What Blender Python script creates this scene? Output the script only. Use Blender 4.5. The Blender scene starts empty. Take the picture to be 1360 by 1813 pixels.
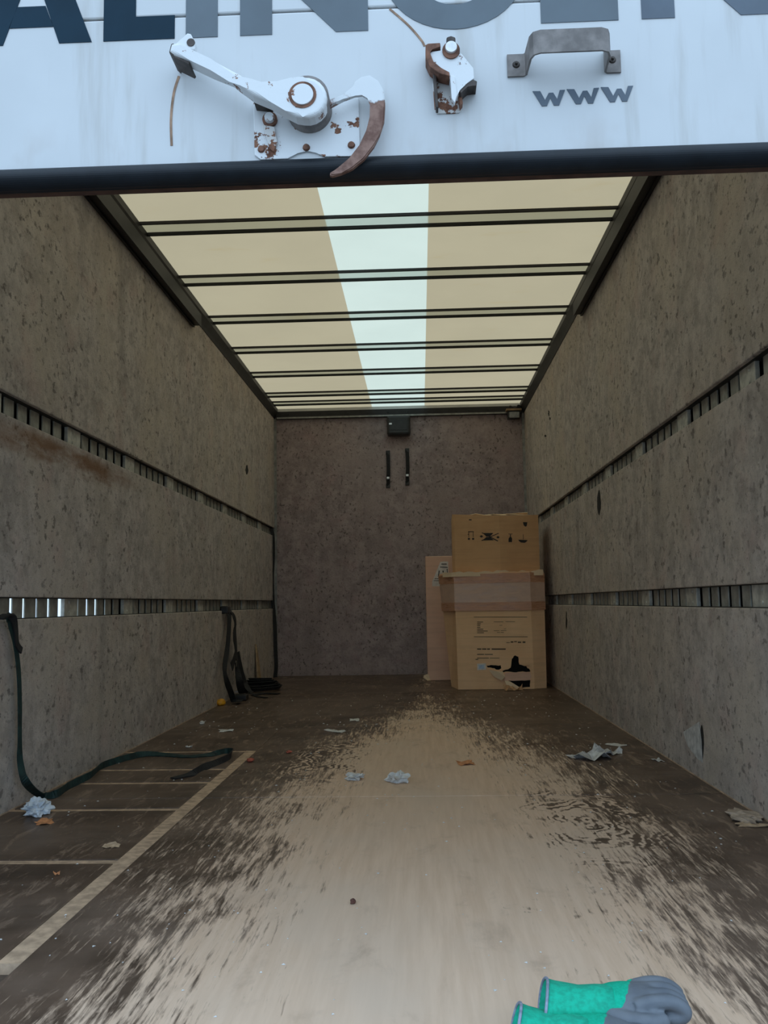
import bpy, bmesh, math, random
from mathutils import Vector, Matrix, noise as mnoise
random.seed(7)
S = bpy.context.scene
COL = S.collection

# ------------------------------------------------------------------ camera
FPX, CX, CZ, YAW, PITCH, ROLL = 1580.84, 0.1814, 0.6782, -0.0392, 0.1017, -0.0165
cy, sy, cp, sp, cr, sr = math.cos(YAW), math.sin(YAW), math.cos(PITCH), math.sin(PITCH), math.cos(ROLL), math.sin(ROLL)
FWD = Vector((sy*cp, cy*cp, sp)); RT0 = Vector((cy, -sy, 0)); UP0 = RT0.cross(FWD)
RT = cr*RT0 + sr*UP0; UPV = -sr*RT0 + cr*UP0
CAMP = Vector((CX, 0, CZ))
cam = bpy.data.cameras.new('camera'); camo = bpy.data.objects.new('camera', cam); COL.objects.link(camo)
cam.sensor_fit = 'VERTICAL'; cam.sensor_height = 36.0; cam.lens = 36.0*FPX/1813.0
cam.clip_start = 0.05; cam.clip_end = 500
M = Matrix((RT, UPV, -FWD)).transposed().to_4x4(); M.translation = CAMP
camo.matrix_world = M
S.camera = camo

# ------------------------------------------------------------------ sky (overcast: brighter towards the zenith) and exposure
world = bpy.data.worlds.new('overcast_sky'); S.world = world; world.use_nodes = True
wn = world.node_tree; wn.nodes.clear()
wo = wn.nodes.new('ShaderNodeOutputWorld'); wb = wn.nodes.new('ShaderNodeBackground')
wt = wn.nodes.new('ShaderNodeTexCoord'); wsx = wn.nodes.new('ShaderNodeSeparateXYZ'); wm = wn.nodes.new('ShaderNodeMapRange')
wm.inputs[1].default_value = 0.0; wm.inputs[2].default_value = 1.0; wm.inputs[3].default_value = 0.8; wm.inputs[4].default_value = 1.5
wn.links.new(wt.outputs['Generated'], wsx.inputs[0]); wn.links.new(wsx.outputs[2], wm.inputs[0])
wn.links.new(wm.outputs[0], wb.inputs['Strength'])
wb.inputs['Color'].default_value = (0.745, 1.0, 1.30, 1)
wn.links.new(wb.outputs[0], wo.inputs[0])
S.view_settings.view_transform = 'Standard'; S.view_settings.look = 'None'; S.view_settings.gamma = 1
S.view_settings.use_curve_mapping = False
S.view_settings.exposure = 0.55
S.cycles.max_bounces = 16; S.cycles.diffuse_bounces = 10; S.cycles.transmission_bounces = 8

# ------------------------------------------------------------------ dimensions (metres; x across, y into the body, z up from the load floor)
W2, LEN, HR = 1.22, 8.585, 2.565
ZU1, ZU0, ZL1, ZL0 = 1.4196, 1.341, 0.7196, 0.6435
Y0 = 1.36            # rear sill
D = 1.42             # outer face of the shutter

def ray(px, py): return FWD + (px-680)/FPX*RT - (py-906.5)/FPX*UPV
def hit(px, py, ax, v):
    d = ray(px, py); t = (v-CAMP[ax])/d[ax]; return CAMP + t*d
def fl(px, py, z=0.0): return hit(px, py, 2, z)
def wl(px, py, o=0.0): return hit(px, py, 0, -W2+o)
def wr(px, py, o=0.0): return hit(px, py, 0, W2-o)
def dr(px, py, o=0.0): return hit(px, py, 1, D-o)
def bk(px, py, y=LEN): return hit(px, py, 1, y)

# ------------------------------------------------------------------ materials
class NT:
    def __init__(s, name):
        s.m = bpy.data.materials.new(name); s.m.use_nodes = True; s.t = s.m.node_tree; s.t.nodes.clear()
        s.out = s.n('OutputMaterial'); s.geo = None
    def n(s, k): return s.t.nodes.new('ShaderNode'+k)
    def l(s, a, b): s.t.links.new(a, b)
    def set(s, inp, v):
        if hasattr(v, 'is_output') or isinstance(v, bpy.types.NodeSocket): s.l(v, inp)
        elif isinstance(v, (tuple, list)):
            inp.default_value = tuple(v)+((1,) if len(inp.default_value) == 4 and len(v) == 3 else ())
        else: inp.default_value = v
    def pos(s):
        if s.geo is None: s.geo = s.n('NewGeometry').outputs['Position']
        return s.geo
    def map(s, scale=(1,1,1), loc=(0,0,0), vec=None):
        m = s.n('Mapping'); m.inputs['Scale'].default_value = scale; m.inputs['Location'].default_value = loc
        s.l(vec or s.pos(), m.inputs[0]); return m.outputs[0]
    def noise(s, scale=5, detail=4, rough=.55, vec=None, dist=0):
        t = s.n('TexNoise'); t.inputs['Scale'].default_value = scale; t.inputs['Detail'].default_value = detail
        t.inputs['Roughness'].default_value = rough; t.inputs['Distortion'].default_value = dist
        s.l(vec or s.pos(), t.inputs['Vector']); return t.outputs[0]
    def rng(s, v, a, b, c=0, d=1, smooth=True):
        m = s.n('MapRange'); m.interpolation_type = 'SMOOTHSTEP' if smooth else 'LINEAR'
        s.set(m.inputs[0], v)
        for i, q in enumerate((a, b, c, d)): s.set(m.inputs[1+i], q)
        return m.outputs[0]
    def math(s, op, a, b=0.0, c=0.0):
        m = s.n('Math'); m.operation = op; s.set(m.inputs[0], a); s.set(m.inputs[1], b); s.set(m.inputs[2], c); return m.outputs[0]
    def mix(s, f, a, b):
        m = s.n('Mix'); m.data_type = 'RGBA'; s.set(m.inputs[0], f); s.set(m.inputs[6], a); s.set(m.inputs[7], b); return m.outputs[2]
    def sep(s, vec=None):
        m = s.n('SeparateXYZ'); s.l(vec or s.pos(), m.inputs[0]); return m.outputs
    def bsdf(s, col, rough=.6, metal=0., bump=None, bstr=.3, bdist=.002, spec=.5):
        b = s.n('BsdfPrincipled'); s.set(b.inputs['Base Color'], col); s.set(b.inputs['Roughness'], rough); s.set(b.inputs['Metallic'], metal)
        b.inputs['Specular IOR Level'].default_value = spec
        if bump is not None:
            k = s.n('Bump'); k.inputs['Strength'].default_value = bstr; k.inputs['Distance'].default_value = bdist
            s.l(bump, k.inputs['Height']); s.l(k.outputs[0], b.inputs['Normal'])
        s.l(b.outputs[0], s.out.inputs[0]); return b

MT = {}
def plain(name, col, rough=.6, metal=0., var=.25, scale=25, spec=.5):
    t = NT(name); n = t.noise(scale, 4)
    c2 = tuple(c*(1-var) for c in col); c1 = tuple(min(1, c*(1+var*.6)) for c in col)
    t.bsdf(t.mix(t.rng(n, .3, .7), c2, c1), rough, metal, n, .15, .001, spec); MT[name] = t.m; return t.m

def mk_felt(name, light, dark, warm, stain=False):
    t = NT(name)
    big = t.noise(1.6, 4, .6); mid = t.noise(11, 6, .72); fine = t.noise(75, 5, .75); tint = t.noise(5, 3, .6, t.map((1, 1, 1), (7, 3, 1)))
    run = t.noise(1, 3, .55, t.map((4, 4, .55)))
    fl_ = t.noise(1, 3, .6, t.map((40, 26, 32))); fl2 = t.noise(1, 4, .6, t.map((90, 60, 75), (1, 5, 2))); clump = t.noise(3.5, 4, .65, t.map((1, 1, 1), (2, 9, 4)))
    c = t.mix(t.rng(mid, .34, .66), dark, light)
    c = t.mix(t.rng(big, .42, .68, 0, .7), c, warm)
    c = t.mix(t.rng(tint, .52, .72, 0, .35), c, (warm[0]*.95, warm[1]*.80, warm[2]*.85))
    c = t.mix(t.rng(run, .55, .8, 0, .45), c, tuple(x*.62 for x in dark))
    fm = t.math('MAXIMUM', t.math('MULTIPLY', t.rng(fl_, .565, .66), t.rng(clump, .36, .60, .3, 1)), t.math('MULTIPLY', t.rng(fl2, .60, .68), .6))
    c = t.mix(t.math('MULTIPLY', fm, .72), c, tuple(x*.30 for x in dark))
    c = t.mix(t.rng(fine, .60, .78, 0, .5), c, tuple(min(1, x*1.45) for x in light))
    c = t.mix(t.rng(fine, .40, .25, 0, .55), c, tuple(x*.5 for x in dark))
    if stain:     # rust stain running below the upper lashing rail
        o = t.sep(); n2 = t.noise(5, 5, .6, None, .8); n3 = t.noise(1, 4, .6, t.map((1, 3, 12)))
        dy = t.math('DIVIDE', t.math('SUBTRACT', o[1], 3.50), .80)
        dz = t.math('DIVIDE', t.math('ADD', t.math('SUBTRACT', o[2], 1.275), t.math('MULTIPLY', t.math('SUBTRACT', n2, .5), .06)), .062)
        r2 = t.math('ADD', t.math('MULTIPLY', dy, dy), t.math('MULTIPLY', dz, dz))
        mk = t.math('MULTIPLY', t.rng(r2, 1.5, .1), t.rng(n3, .30, .62))
        c = t.mix(t.math('MULTIPLY', mk, .85), c, (.20, .095, .040))
    t.bsdf(c, .95, 0, t.math('ADD', mid, fine), .9, .007, .1); MT[name] = t.m
mk_felt('felt_grey', (.60, .535, .48), (.38, .335, .30), (.56, .48, .39))
mk_felt('felt_stained', (.60, .54, .50), (.38, .34, .31), (.55, .48, .41), True)
mk_felt('felt_back', (.47, .385, .375), (.31, .25, .245), (.44, .355, .335))

# film-faced plywood floor worn down to the bare wood along the middle
t = NT('worn_plywood')
o = t.sep()
streak = t.noise(1, 5, .68, t.map((52, 4.2, 1)), .5)
streak2 = t.noise(1, 4, .65, t.map((130, 11, 1), (3, 1, 0)), .4)
big = t.noise(1.1, 4, .6, t.map((1.6, .8, 1)))
patch = t.noise(1, 5, .7, t.map((7, 3.2, 1), (5, 2, 0)), .6)
cen = t.math('ABSOLUTE', t.math('SUBTRACT', o[0], .2))
half = t.rng(o[1], 1.5, 5.0, .62, .52, False)
deep = t.rng(o[1], 3.4, 7.2, 0, .62)
edge = t.math('SUBTRACT', t.math('SUBTRACT', half, cen), deep)
e = t.math('ADD', edge, t.math('MULTIPLY', t.math('SUBTRACT', streak, .5), .95))
e = t.math('ADD', e, t.math('MULTIPLY', t.math('SUBTRACT', big, .5), .55))
e = t.math('ADD', e, t.math('MULTIPLY', t.math('SUBTRACT', patch, .5), .75))
e = t.math('ADD', e, t.math('MULTIPLY', t.math('SUBTRACT', streak2, .5), .75))
# growth rings of the veneer showing where the film has worn off
warp = t.math('MULTIPLY', t.math('SUBTRACT', t.noise(5.5, 4), .5), .95)
rmask = t.rng(t.noise(7, 3, .6, t.map((1, 1, 1), (3, 3, 3))), .42, .6)
for rx_, ry_, kx, ky in ((.68, 2.86, 1., .42), (-.26, 4.0, 1., .36), (.45, 2.25, 1., .5)):
    dx = t.math('MULTIPLY', t.math('SUBTRACT', o[0], rx_), kx); dy = t.math('MULTIPLY', t.math('SUBTRACT', o[1], ry_), ky)
    rr = t.math('SQRT', t.math('ADD', t.math('MULTIPLY', dx, dx), t.math('MULTIPLY', dy, dy)))
    rg = t.math('SINE', t.math('MULTIPLY', t.math('ADD', rr, t.math('MULTIPLY', warp, .25)), 210))
    e = t.math('ADD', e, t.math('MULTIPLY', t.math('MULTIPLY', t.math('MULTIPLY', t.math('SUBTRACT', rg, .2), rmask), t.rng(rr, .27, .06)), .42 if rx_ != .45 else .12))
bare = t.rng(e, -.12, .20)
grain = t.noise(1, 4, .6, t.map((50, 3, 1)))
smut = t.noise(1, 5, .65, t.map((9, 4, 1), (2, 7, 0)), .4)
barec = t.mix(t.rng(grain, .3, .7), (.61, .43, .30), (.70, .51, .37))
barec = t.mix(t.rng(big, .35, .75), barec, (.60, .46, .35))
barec = t.mix(t.rng(smut, .52, .8, 0, .55), barec, (.33, .235, .17))
darkc = t.mix(t.rng(t.noise(4, 5, .65), .3, .7), (.055, .036, .025), (.125, .082, .057))
darkc = t.mix(t.rng(t.noise(1, 4, .6, t.map((2.2, 1.1, 1), (8, 3, 0))), .45, .65, 0, .7), darkc, (.165, .115, .085))
scr = t.noise(1, 5, .7, t.map((26, 6, 1), (0, 2, 0)), .9)
darkc = t.mix(t.rng(scr, .53, .66, 0, .65), darkc, (.33, .235, .17))
dust = t.noise(1, 4, .6, t.map((1.2, 3.5, 1), (0, 9, 0)))
darkc = t.mix(t.rng(dust, .45, .75, 0, .45), darkc, (.24, .18, .14))
c = t.mix(bare, darkc, barec)
t.bsdf(c, t.mix(bare, (.42,)*3, (.75,)*3), 0, t.math('ADD', t.math('MULTIPLY', bare, -.6), grain), .25, .0015, .35)
MT['worn_plywood'] = t.m

# painted shutter with grime runs
t = NT('white_paint_door')
o = t.sep()
run = t.noise(1, 4, .6, t.map((22, 4, 2.2))); big = t.noise(2.5, 4); fn = t.noise(1, 5, .7, t.map((120, 30, 14)))
c = t.mix(t.rng(big, .3, .7), (.57, .58, .58), (.63, .64, .64))
c = t.mix(t.rng(run, .50, .76, 0, .6), c, (.42, .40, .365))
c = t.mix(t.rng(fn, .70, .78, 0, .5), c, (.30, .26, .22))
low = t.math('MULTIPLY', t.rng(o[2], 1.52, 1.40), t.rng(t.noise(1, 4, .6, t.map((9, 3, 5))), .5, .7))
c = t.mix(t.math('MULTIPLY', low, .45), c, (.45, .40, .36))
t.bsdf(c, .38, 0, big, .1, .002); MT['white_paint_door'] = t.m

def mk_chipped(name, rustbias, paint=(.72, .73, .73)):
    t = NT(name); n = t.noise(28, 5, .65); n2 = t.noise(90, 4)
    rust = t.mix(t.rng(n2, .3, .7), (.10, .035, .018), (.26, .12, .07))
    m = t.rng(t.math('ADD', n, t.math('MULTIPLY', n2, .2)), rustbias, rustbias+.03)
    t.bsdf(t.mix(m, paint, rust), t.mix(m, (.4,)*3, (.85,)*3), 0, n2, .3, .001); MT[name] = t.m
mk_chipped('chipped_white', .695)
mk_chipped('chipped_more', .64, (.62, .60, .57))
plain('rusty_steel', (.20, .095, .06), .85, .1, .5, 60)
plain('rust_run', (.36, .22, .14), .8, 0, .4, 60)
plain('dark_steel', (.075, .06, .052), .6, .4, .4, 50)
plain('handle_grey', (.21, .185, .17), .55, .2, .35, 35)
plain('bolt_bright', (.75, .75, .74), .4, .2, .2, 60)
plain('seal_rubber', (.008, .011, .015), .5, 0, .3, 18, .3)
plain('seal_lip', (.08, .035, .022), .7, 0, .4, 30)
plain('black_webbing', (.012, .012, .013), .8, 0, .4, 60)
plain('green_webbing', (.006, .030, .028), .75, 0, .5, 30)
plain('black_plastic', (.02, .02, .021), .4, 0, .3, 20)
plain('cant_rail', (.015, .014, .0145), .55, .1, .35, 15)
plain('track_black', (.007, .007, .008), .55, .1, .35, 15)
plain('alu_dull', (.33, .33, .31), .5, .5, .3, 20)
plain('alu_post', (.52, .50, .43), .55, .2, .3, 25)
plain('alu_slat', (.36, .345, .29), .55, .25, .3, 20)
plain('rail_dark', (.02, .019, .017), .7, .1, .3, 20)
plain('navy_vinyl', (.008, .030, .050), .6, 0, .15, 9, .15)
plain('slate_vinyl', (.095, .122, .142), .45, 0, .12, 9)
plain('steel_blue_vinyl', (.085, .112, .145), .45, 0, .15, 9)
plain('skin_white', (.6, .6, .58), .5, 0, .12, 4)
plain('asphalt', (.16, .155, .15), .9, 0, .3, 3)
plain('sill_steel', (.12, .115, .11), .5, .5, .3, 15)
plain('joint_wood', (.52, .37, .25), .85, 0, .3, 30)
plain('joint_dark', (.10, .07, .05), .85, 0, .3, 30)
plain('paper_white', (.62, .62, .60), .85, 0, .12, 40)
plain('tissue_blue', (.62, .68, .74), .85, 0, .12, 40)
plain('film_grey', (.55, .55, .53), .5, 0, .3, 40)
plain('chip_tan', (.45, .32, .2), .85, 0, .25, 40)
plain('debris_beige', (.42, .34, .27), .9, 0, .3, 40)
plain('chip_red', (.42, .10, .06), .8, 0, .25, 40)
plain('chip_orange', (.55, .24, .10), .8, 0, .25, 40)
plain('brown_bit', (.12, .05, .035), .85, 0, .3, 40)
plain('yellow_plastic', (.80, .38, .02), .35, 0, .15, 30)
plain('sliver_wood', (.40, .27, .15), .85, 0, .25, 30)
plain('print_ink', (.022, .018, .016), .7, 0, .2, 40)
plain('print_faint', (.10, .065, .04), .8, 0, .3, 60)
plain('sticker_blue', (.50, .62, .74), .6, 0, .12, 60)
plain('label_white', (.80, .74, .68), .7, 0, .15, 30)
plain('lens_grey', (.32, .33, .33), .3, 0, .2, 30)
plain('metal_bright', (.7, .7, .7), .3, .8, .1, 30)
plain('hem_grey', (.24, .28, .36), .9, 0, .3, 90)
plain('tear_dark', (.012, .010, .009), .95, 0, .3, 30)

def mk_card(name, a, b):
    t = NT(name); n = t.noise(6, 4); f = t.noise(1, 3, .6, t.map((3, 3, 45)))
    c = t.mix(t.rng(n, .3, .7), a, b); c = t.mix(t.rng(f, .4, .75, 0, .25), c, tuple(x*.7 for x in a))
    t.bsdf(c, .8, 0, f, .12, .0012, .25); MT[name] = t.m
mk_card('card_orange', (.60, .355, .18), (.66, .40, .21))
mk_card('card_tan', (.88, .56, .31), (.94, .62, .36))
mk_card('card_pink', (.78, .50, .36), (.84, .56, .41))
mk_card('card_edge', (.78, .60, .40), (.84, .66, .45))
t = NT('parcel_tape'); n = t.noise(1, 4, .6, t.map((9, 9, 60)), .5)
t.bsdf(t.mix(t.rng(n, .3, .7), (.52, .26, .145), (.64, .34, .20)), t.rng(n, .3, .7, .22, .5), 0, n, .5, .004); MT['parcel_tape'] = t.m
t = NT('parcel_tape_pale'); n = t.noise(1, 4, .6, t.map((9, 9, 25)), .5)
t.bsdf(t.mix(t.rng(n, .3, .7), (.60, .40, .29), (.70, .48, .35)), t.rng(n, .3, .7, .28, .5), 0, n, .4, .003); MT['parcel_tape_pale'] = t.m

def mk_trans(name, col, refl, stain=None):      # light-passing fibreglass sheet
    t = NT(name); n = t.noise(2.2, 4, .55); st = t.noise(1, 4, .6, t.map((2.5, 6, 1), (4, 0, 0)))
    c = t.mix(t.rng(n, .3, .7), tuple(x*.95 for x in col), col)
    if stain: c = t.mix(t.rng(st, .62, .8, 0, .5), c, stain)
    a = t.n('BsdfTranslucent'); t.set(a.inputs[0], c)
    b = t.n('BsdfDiffuse'); b.inputs[0].default_value = (*refl, 1)
    m = t.n('MixShader'); m.inputs[0].default_value = .25
    t.l(a.outputs[0], m.inputs[1]); t.l(b.outputs[0], m.inputs[2]); t.l(m.outputs[0], t.out.inputs[0]); MT[name] = t.m
mk_trans('roof_yellowed', (.43, .30, .165), (.5, .45, .34), (.40, .25, .10))
mk_trans('roof_clear', (.62, .57, .42), (.6, .6, .55))
mk_trans('bow_sheet', (.86, .90, .86), (.5, .5, .45))

# ------------------------------------------------------------------ mesh helpers
def link(name, me, mat, parent=None):
    ob = bpy.data.objects.new(name, me); COL.objects.link(ob)
    if mat:
        for m_ in (mat if isinstance(mat, (list, tuple)) else [mat]): me.materials.append(MT[m_])
    if parent is not None: attach(ob, parent)
    return ob
def wloc(p):
    v = p.location.copy()
    return v + wloc(p.parent) if p.parent and p.get('_rel') else v
ORG = {}
def org(p): return ORG.get(p.name, Vector((0, 0, 0)))
def attach(ob, parent):
    ob.parent = parent; ob.matrix_parent_inverse = Matrix.Translation(-org(parent))
def empty(name, loc):
    e_ = bpy.data.objects.new(name, None); COL.objects.link(e_); e_.location = loc; ORG[e_.name] = Vector(loc)
    e_.empty_display_size = .1; return e_
def tag(ob, label=None, cat=None, group=None, kind=None):
    if label: ob['label'] = label
    if cat: ob['category'] = cat
    if group: ob['group'] = group
    if kind: ob['kind'] = kind
    return ob
def from_bm(name, bm, mat, parent=None, smooth=False):
    bmesh.ops.recalc_face_normals(bm, faces=bm.faces)
    me = bpy.data.meshes.new(name); bm.to_mesh(me); bm.free()
    if smooth:
        for p_ in me.polygons: p_.use_smooth = True
    return link(name, me, mat, parent)
def add_box(bm, x, y, z, bev=0, rot=None, at=None):
    r = bmesh.ops.create_cube(bm, size=1)
    vs = r['verts']
    c = Vector(((x[0]+x[1])/2, (y[0]+y[1])/2, (z[0]+z[1])/2)); s = Vector((x[1]-x[0], y[1]-y[0], z[1]-z[0]))
    for v in vs: v.co = Vector((v.co.x*s.x, v.co.y*s.y, v.co.z*s.z)) + c
    if bev:
        es = {e_ for v in vs for e_ in v.link_edges}
        r2 = bmesh.ops.bevel(bm, geom=list(es), offset=bev, segments=2, affect='EDGES', profile=.5)
    return vs
def box(name, x, y, z, mat, parent=None, bev=0):
    bm = bmesh.new(); add_box(bm, x, y, z, bev); return from_bm(name, bm, mat, parent)
def prism(bm, poly, axis, a, b):
    """poly: list of 3D points (coordinate on `axis` replaced by a and b)."""
    def mk(v):
        out = []
        for p_ in poly:
            q = Vector(p_); q[axis] = v; out.append(bm.verts.new(q))
        return out
    A, B = mk(a), mk(b); n = len(A)
    bm.faces.new(A); bm.faces.new(B[::-1])
    for i in range(n): bm.faces.new((A[i], B[i], B[(i+1) % n], A[(i+1) % n]))
def slab(name, poly, axis, a, b, mat, parent=None, bev=0):
    bm = bmesh.new(); prism(bm, poly, axis, a, b)
    if bev:
        bmesh.ops.bevel(bm, geom=bm.edges[:], offset=bev, segments=2, affect='EDGES', profile=.5)
    return from_bm(name, bm, mat, parent)
def cyl(bm, p0, p1, r0, r1=None, n=20, cap=True):
    p0, p1 = Vector(p0), Vector(p1); r1 = r0 if r1 is None else r1
    d = (p1-p0).normalized(); u = d.orthogonal().normalized(); w = d.cross(u)
    A = [bm.verts.new(p0+r0*(math.cos(2*math.pi*i/n)*u+math.sin(2*math.pi*i/n)*w)) for i in range(n)]
    B = [bm.verts.new(p1+r1*(math.cos(2*math.pi*i/n)*u+math.sin(2*math.pi*i/n)*w)) for i in range(n)]
    for i in range(n): bm.faces.new((A[i], A[(i+1) % n], B[(i+1) % n], B[i]))
    if cap: bm.faces.new(A[::-1]); bm.faces.new(B)
def solid(bm, th):
    bm.normal_update(); bmesh.ops.solidify(bm, geom=bm.faces[:], thickness=th)
def spline(pts, k=8):
    pts = [Vector(p_) for p_ in pts]; out = []
    for i in range(len(pts)-1):
        p0 = pts[max(i-1, 0)]; p1 = pts[i]; p2 = pts[i+1]; p3 = pts[min(i+2, len(pts)-1)]
        for j in range(k):
            u = j/k
            out.append(.5*((2*p1)+(p2-p0)*u+(2*p0-5*p1+4*p2-p3)*u*u+(3*p1-p0-3*p2+p3)*u**3))
    out.append(pts[-1]); return out
def ribbon(bm, pts, width, dirs, th=.003, k=8):
    """flat webbing along a smooth path; dirs: width direction at each control point"""
    P = spline(pts, k); Dv = spline(dirs, k); n = len(P); rows = []
    for i in range(n):
        tg = (P[min(i+1, n-1)]-P[max(i-1, 0)]).normalized()
        w = Dv[i]-tg*Dv[i].dot(tg); w = w.normalized() if w.length > 1e-6 else tg.orthogonal().normalized()
        nn = tg.cross(w).normalized()
        rows.append([bm.verts.new(P[i]+a*w*width/2+b*nn*th/2) for a, b in ((-1, -1), (1, -1), (1, 1), (-1, 1))])
    for i in range(n-1):
        for j in range(4): bm.faces.new((rows[i][j], rows[i][(j+1) % 4], rows[i+1][(j+1) % 4], rows[i+1][j]))
    bm.faces.new(rows[0][::-1]); bm.faces.new(rows[-1])
def tube(bm, pts, r, n=8, k=6):
    P = spline(pts, k); m = len(P); rows = []
    u = (P[1]-P[0]).orthogonal().normalized()
    for i in range(m):
        tg = (P[min(i+1, m-1)]-P[max(i-1, 0)]).normalized(); u = (u-tg*u.dot(tg)).normalized(); w = tg.cross(u)
        rr = r(i/(m-1)) if callable(r) else r
        rows.append([bm.verts.new(P[i]+rr*(math.cos(2*math.pi*j/n)*u+math.sin(2*math.pi*j/n)*w)) for j in range(n)])
    for i in range(m-1):
        for j in range(n): bm.faces.new((rows[i][j], rows[i][(j+1) % n], rows[i+1][(j+1) % n], rows[i+1][j]))
    bm.faces.new(rows[0][::-1]); bm.faces.new(rows[-1])

# ================================================================== SETTING
# ground outside
g = box('ground', (-30, 30), (-40, 40), (-1.25, -1.15), 'asphalt'); tag(g, 'grey asphalt yard outside around the lorry', 'ground', kind='structure')

# ---- floor: film-faced plywood sheets, joints and the patched strip along the left wall
floor = box('floor', (-1.29, 1.29), (Y0, LEN+.06), (-.10, -.022), 'joint_dark')
tag(floor, 'worn brown plywood load floor of the lorry body', 'floor', kind='structure')
XS0, XS1 = -.652, -.602
ycuts = [3.232, 5.045, 6.89]
g_ = .004
def panel(x, y): return box('floor_panel', x, y, (-.024, 0), 'worn_plywood', floor, .0015)
panel((XS1, 1.25), (Y0, ycuts[0]-g_)); panel((XS1, 1.25), (ycuts[0]+g_, ycuts[1]-g_))
panel((-1.25, XS1-.001), (4.262, ycuts[1]-g_))
panel((-1.25, 1.25), (ycuts[1]+g_, ycuts[2]-g_)); panel((-1.25, 1.25), (ycuts[2]+g_, LEN+.03))
lc = [Y0, 1.77, 2.45, 3.062, 3.232, 3.512, 3.79, 4.24]
for i in range(7):
    panel((-1.25, XS0), (lc[i]+(.020 if i and i != 4 else .003), lc[i+1]-(.020 if i != 3 else .003)))
def strip(x, y, m_='joint_wood', dz=-.003): return box('joint_strip', x, y, (-.024, dz), m_, floor)
strip((XS0, XS1), (1.77, 4.262), dz=-.002)
for yy in (2.45, 3.062, 3.512, 3.79, 4.251): strip((-1.25, XS0), (yy-.020, yy+.020))
for yy in ycuts: strip((-1.25 if yy > 5 else XS1, 1.25), (yy-g_, yy+g_), 'joint_wood', -.004)
# pale bead of worn wood where the floor meets the side walls
for s in (-1, 1):
    strip((s*1.25-.001, s*1.218) if s < 0 else (1.218, 1.251), (Y0, LEN), 'joint_wood', .004)
box('sill', (-1.3, 1.3), (Y0-.08, Y0), (-.16, -.004), 'sill_steel', floor, .006)

# ---- side walls
def side_wall(name, s, label):
    """outer skin, three felt boards, two recessed lashing rails with posts and slats"""
    X = lambda a: s*(W2+a)
    bm = bmesh.new()
    def sk(y, z): add_box(bm, tuple(sorted((X(.056), X(.086)))), y, z)
    sk((Y0, LEN+.08), (-.10, ZL0-.02)); sk((Y0, LEN+.08), (ZL1+.02, 2.62))
    y0k = 3.61 if s < 0 else 3.575
    per = .717
    slots = []
    for k in range(-4, 9):
        yc = y0k+k*per
        for j in range(6): slots.append(yc+.0945+j*.1056)
    openings = [(2.80, 4.05)] if s < 0 else []      # the near stretch of the left lower rail is open to the outside behind its slats
    yy = Y0
    for a, b in openings: sk((yy, a), (ZL0-.02, ZL1+.02)); yy = b
    sk((yy, LEN+.08), (ZL0-.02, ZL1+.02))
    wall = from_bm(name, bm, 'skin_white'); tag(wall, label, 'wall', kind='structure')
    felt = ['felt_grey', 'felt_stained' if s < 0 else 'felt_grey', 'felt_grey']
    for (za, zb), m_ in zip(((.0, ZL0), (ZL1, ZU0), (ZU1, 2.50)), felt):
        bm = bmesh.new(); add_box(bm, tuple(sorted((X(0), X(.050)))), (Y0+.02, LEN+.01), (za, zb), .004); from_bm('wall_board', bm, m_, wall)
    post_me = slat_me = None
    for za, zb in ((ZL0, ZL1), (ZU0, ZU1)):
        h = zb-za
        # the rail itself: top and bottom lips, and a dark back where the skin is closed
        bm = bmesh.new()
        add_box(bm, tuple(sorted((X(.016), X(.057)))), (Y0+.02, LEN), (za-.006, za+.003))
        add_box(bm, tuple(sorted((X(.016), X(.057)))), (Y0+.02, LEN), (zb-.003, zb+.006))
        low = za < 1 and s < 0
        ya = Y0+.02
        for a, b in (openings if low else []):
            add_box(bm, tuple(sorted((X(.051), X(.0565)))), (ya, a), (za, zb)); ya = b
        add_box(bm, tuple(sorted((X(.051), X(.0565)))), (ya, LEN), (za, zb))
        rail = from_bm('lashing_rail', bm, 'rail_dark', wall)
        if slat_me is None:
            bm = bmesh.new(); add_box(bm, (-.003, .003), (-.037, .037), (-h/2, h/2), .0015)
            o1 = from_bm('slat', bm, 'alu_slat', rail); slat_me = o1.data; bpy.data.objects.remove(o1)
            bm = bmesh.new(); add_box(bm, (-.008, .008), (-.068, .068), (-h/2, h/2), .002)
            for zz in (-.02, .02):
                for sx in (-1, 1): cyl(bm, (sx*.007, -.02, zz), (sx*.011, -.02, zz), .007, .005, 8)
            o1 = from_bm('post', bm, 'alu_post', rail); post_me = o1.data; bpy.data.objects.remove(o1)
        for k in range(-4, 9):
            yc = y0k+k*per
            if Y0+.1 < yc < LEN-.07:
                q = bpy.data.objects.new('post', post_me); COL.objects.link(q); q.location = (X(.033), yc, (za+zb)/2); attach(q, rail)
            for j in range(5):
                ys = yc+.0945+.0528+j*.1056
                if Y0+.08 < ys < LEN-.05:
                    q = bpy.data.objects.new('slat', slat_me); COL.objects.link(q); q.location = (X(.038), ys, (za+zb)/2); attach(q, rail)
                    if low and 2.8 < ys < 4.0: q.scale.y = {2: 1.14, 4: 1.26, 5: 1.22, 7: 1.2, 9: 1.2}.get(int((ys-2.8)/.1056), 1.08)
    return wall
wallL = side_wall('wall_left', -1, 'left side wall lined with speckled felt board and slotted lashing rails, rust stained')
wallR = side_wall('wall_right', 1, 'right side wall lined with speckled felt board and slotted lashing rails behind cardboard boxes')

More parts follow.
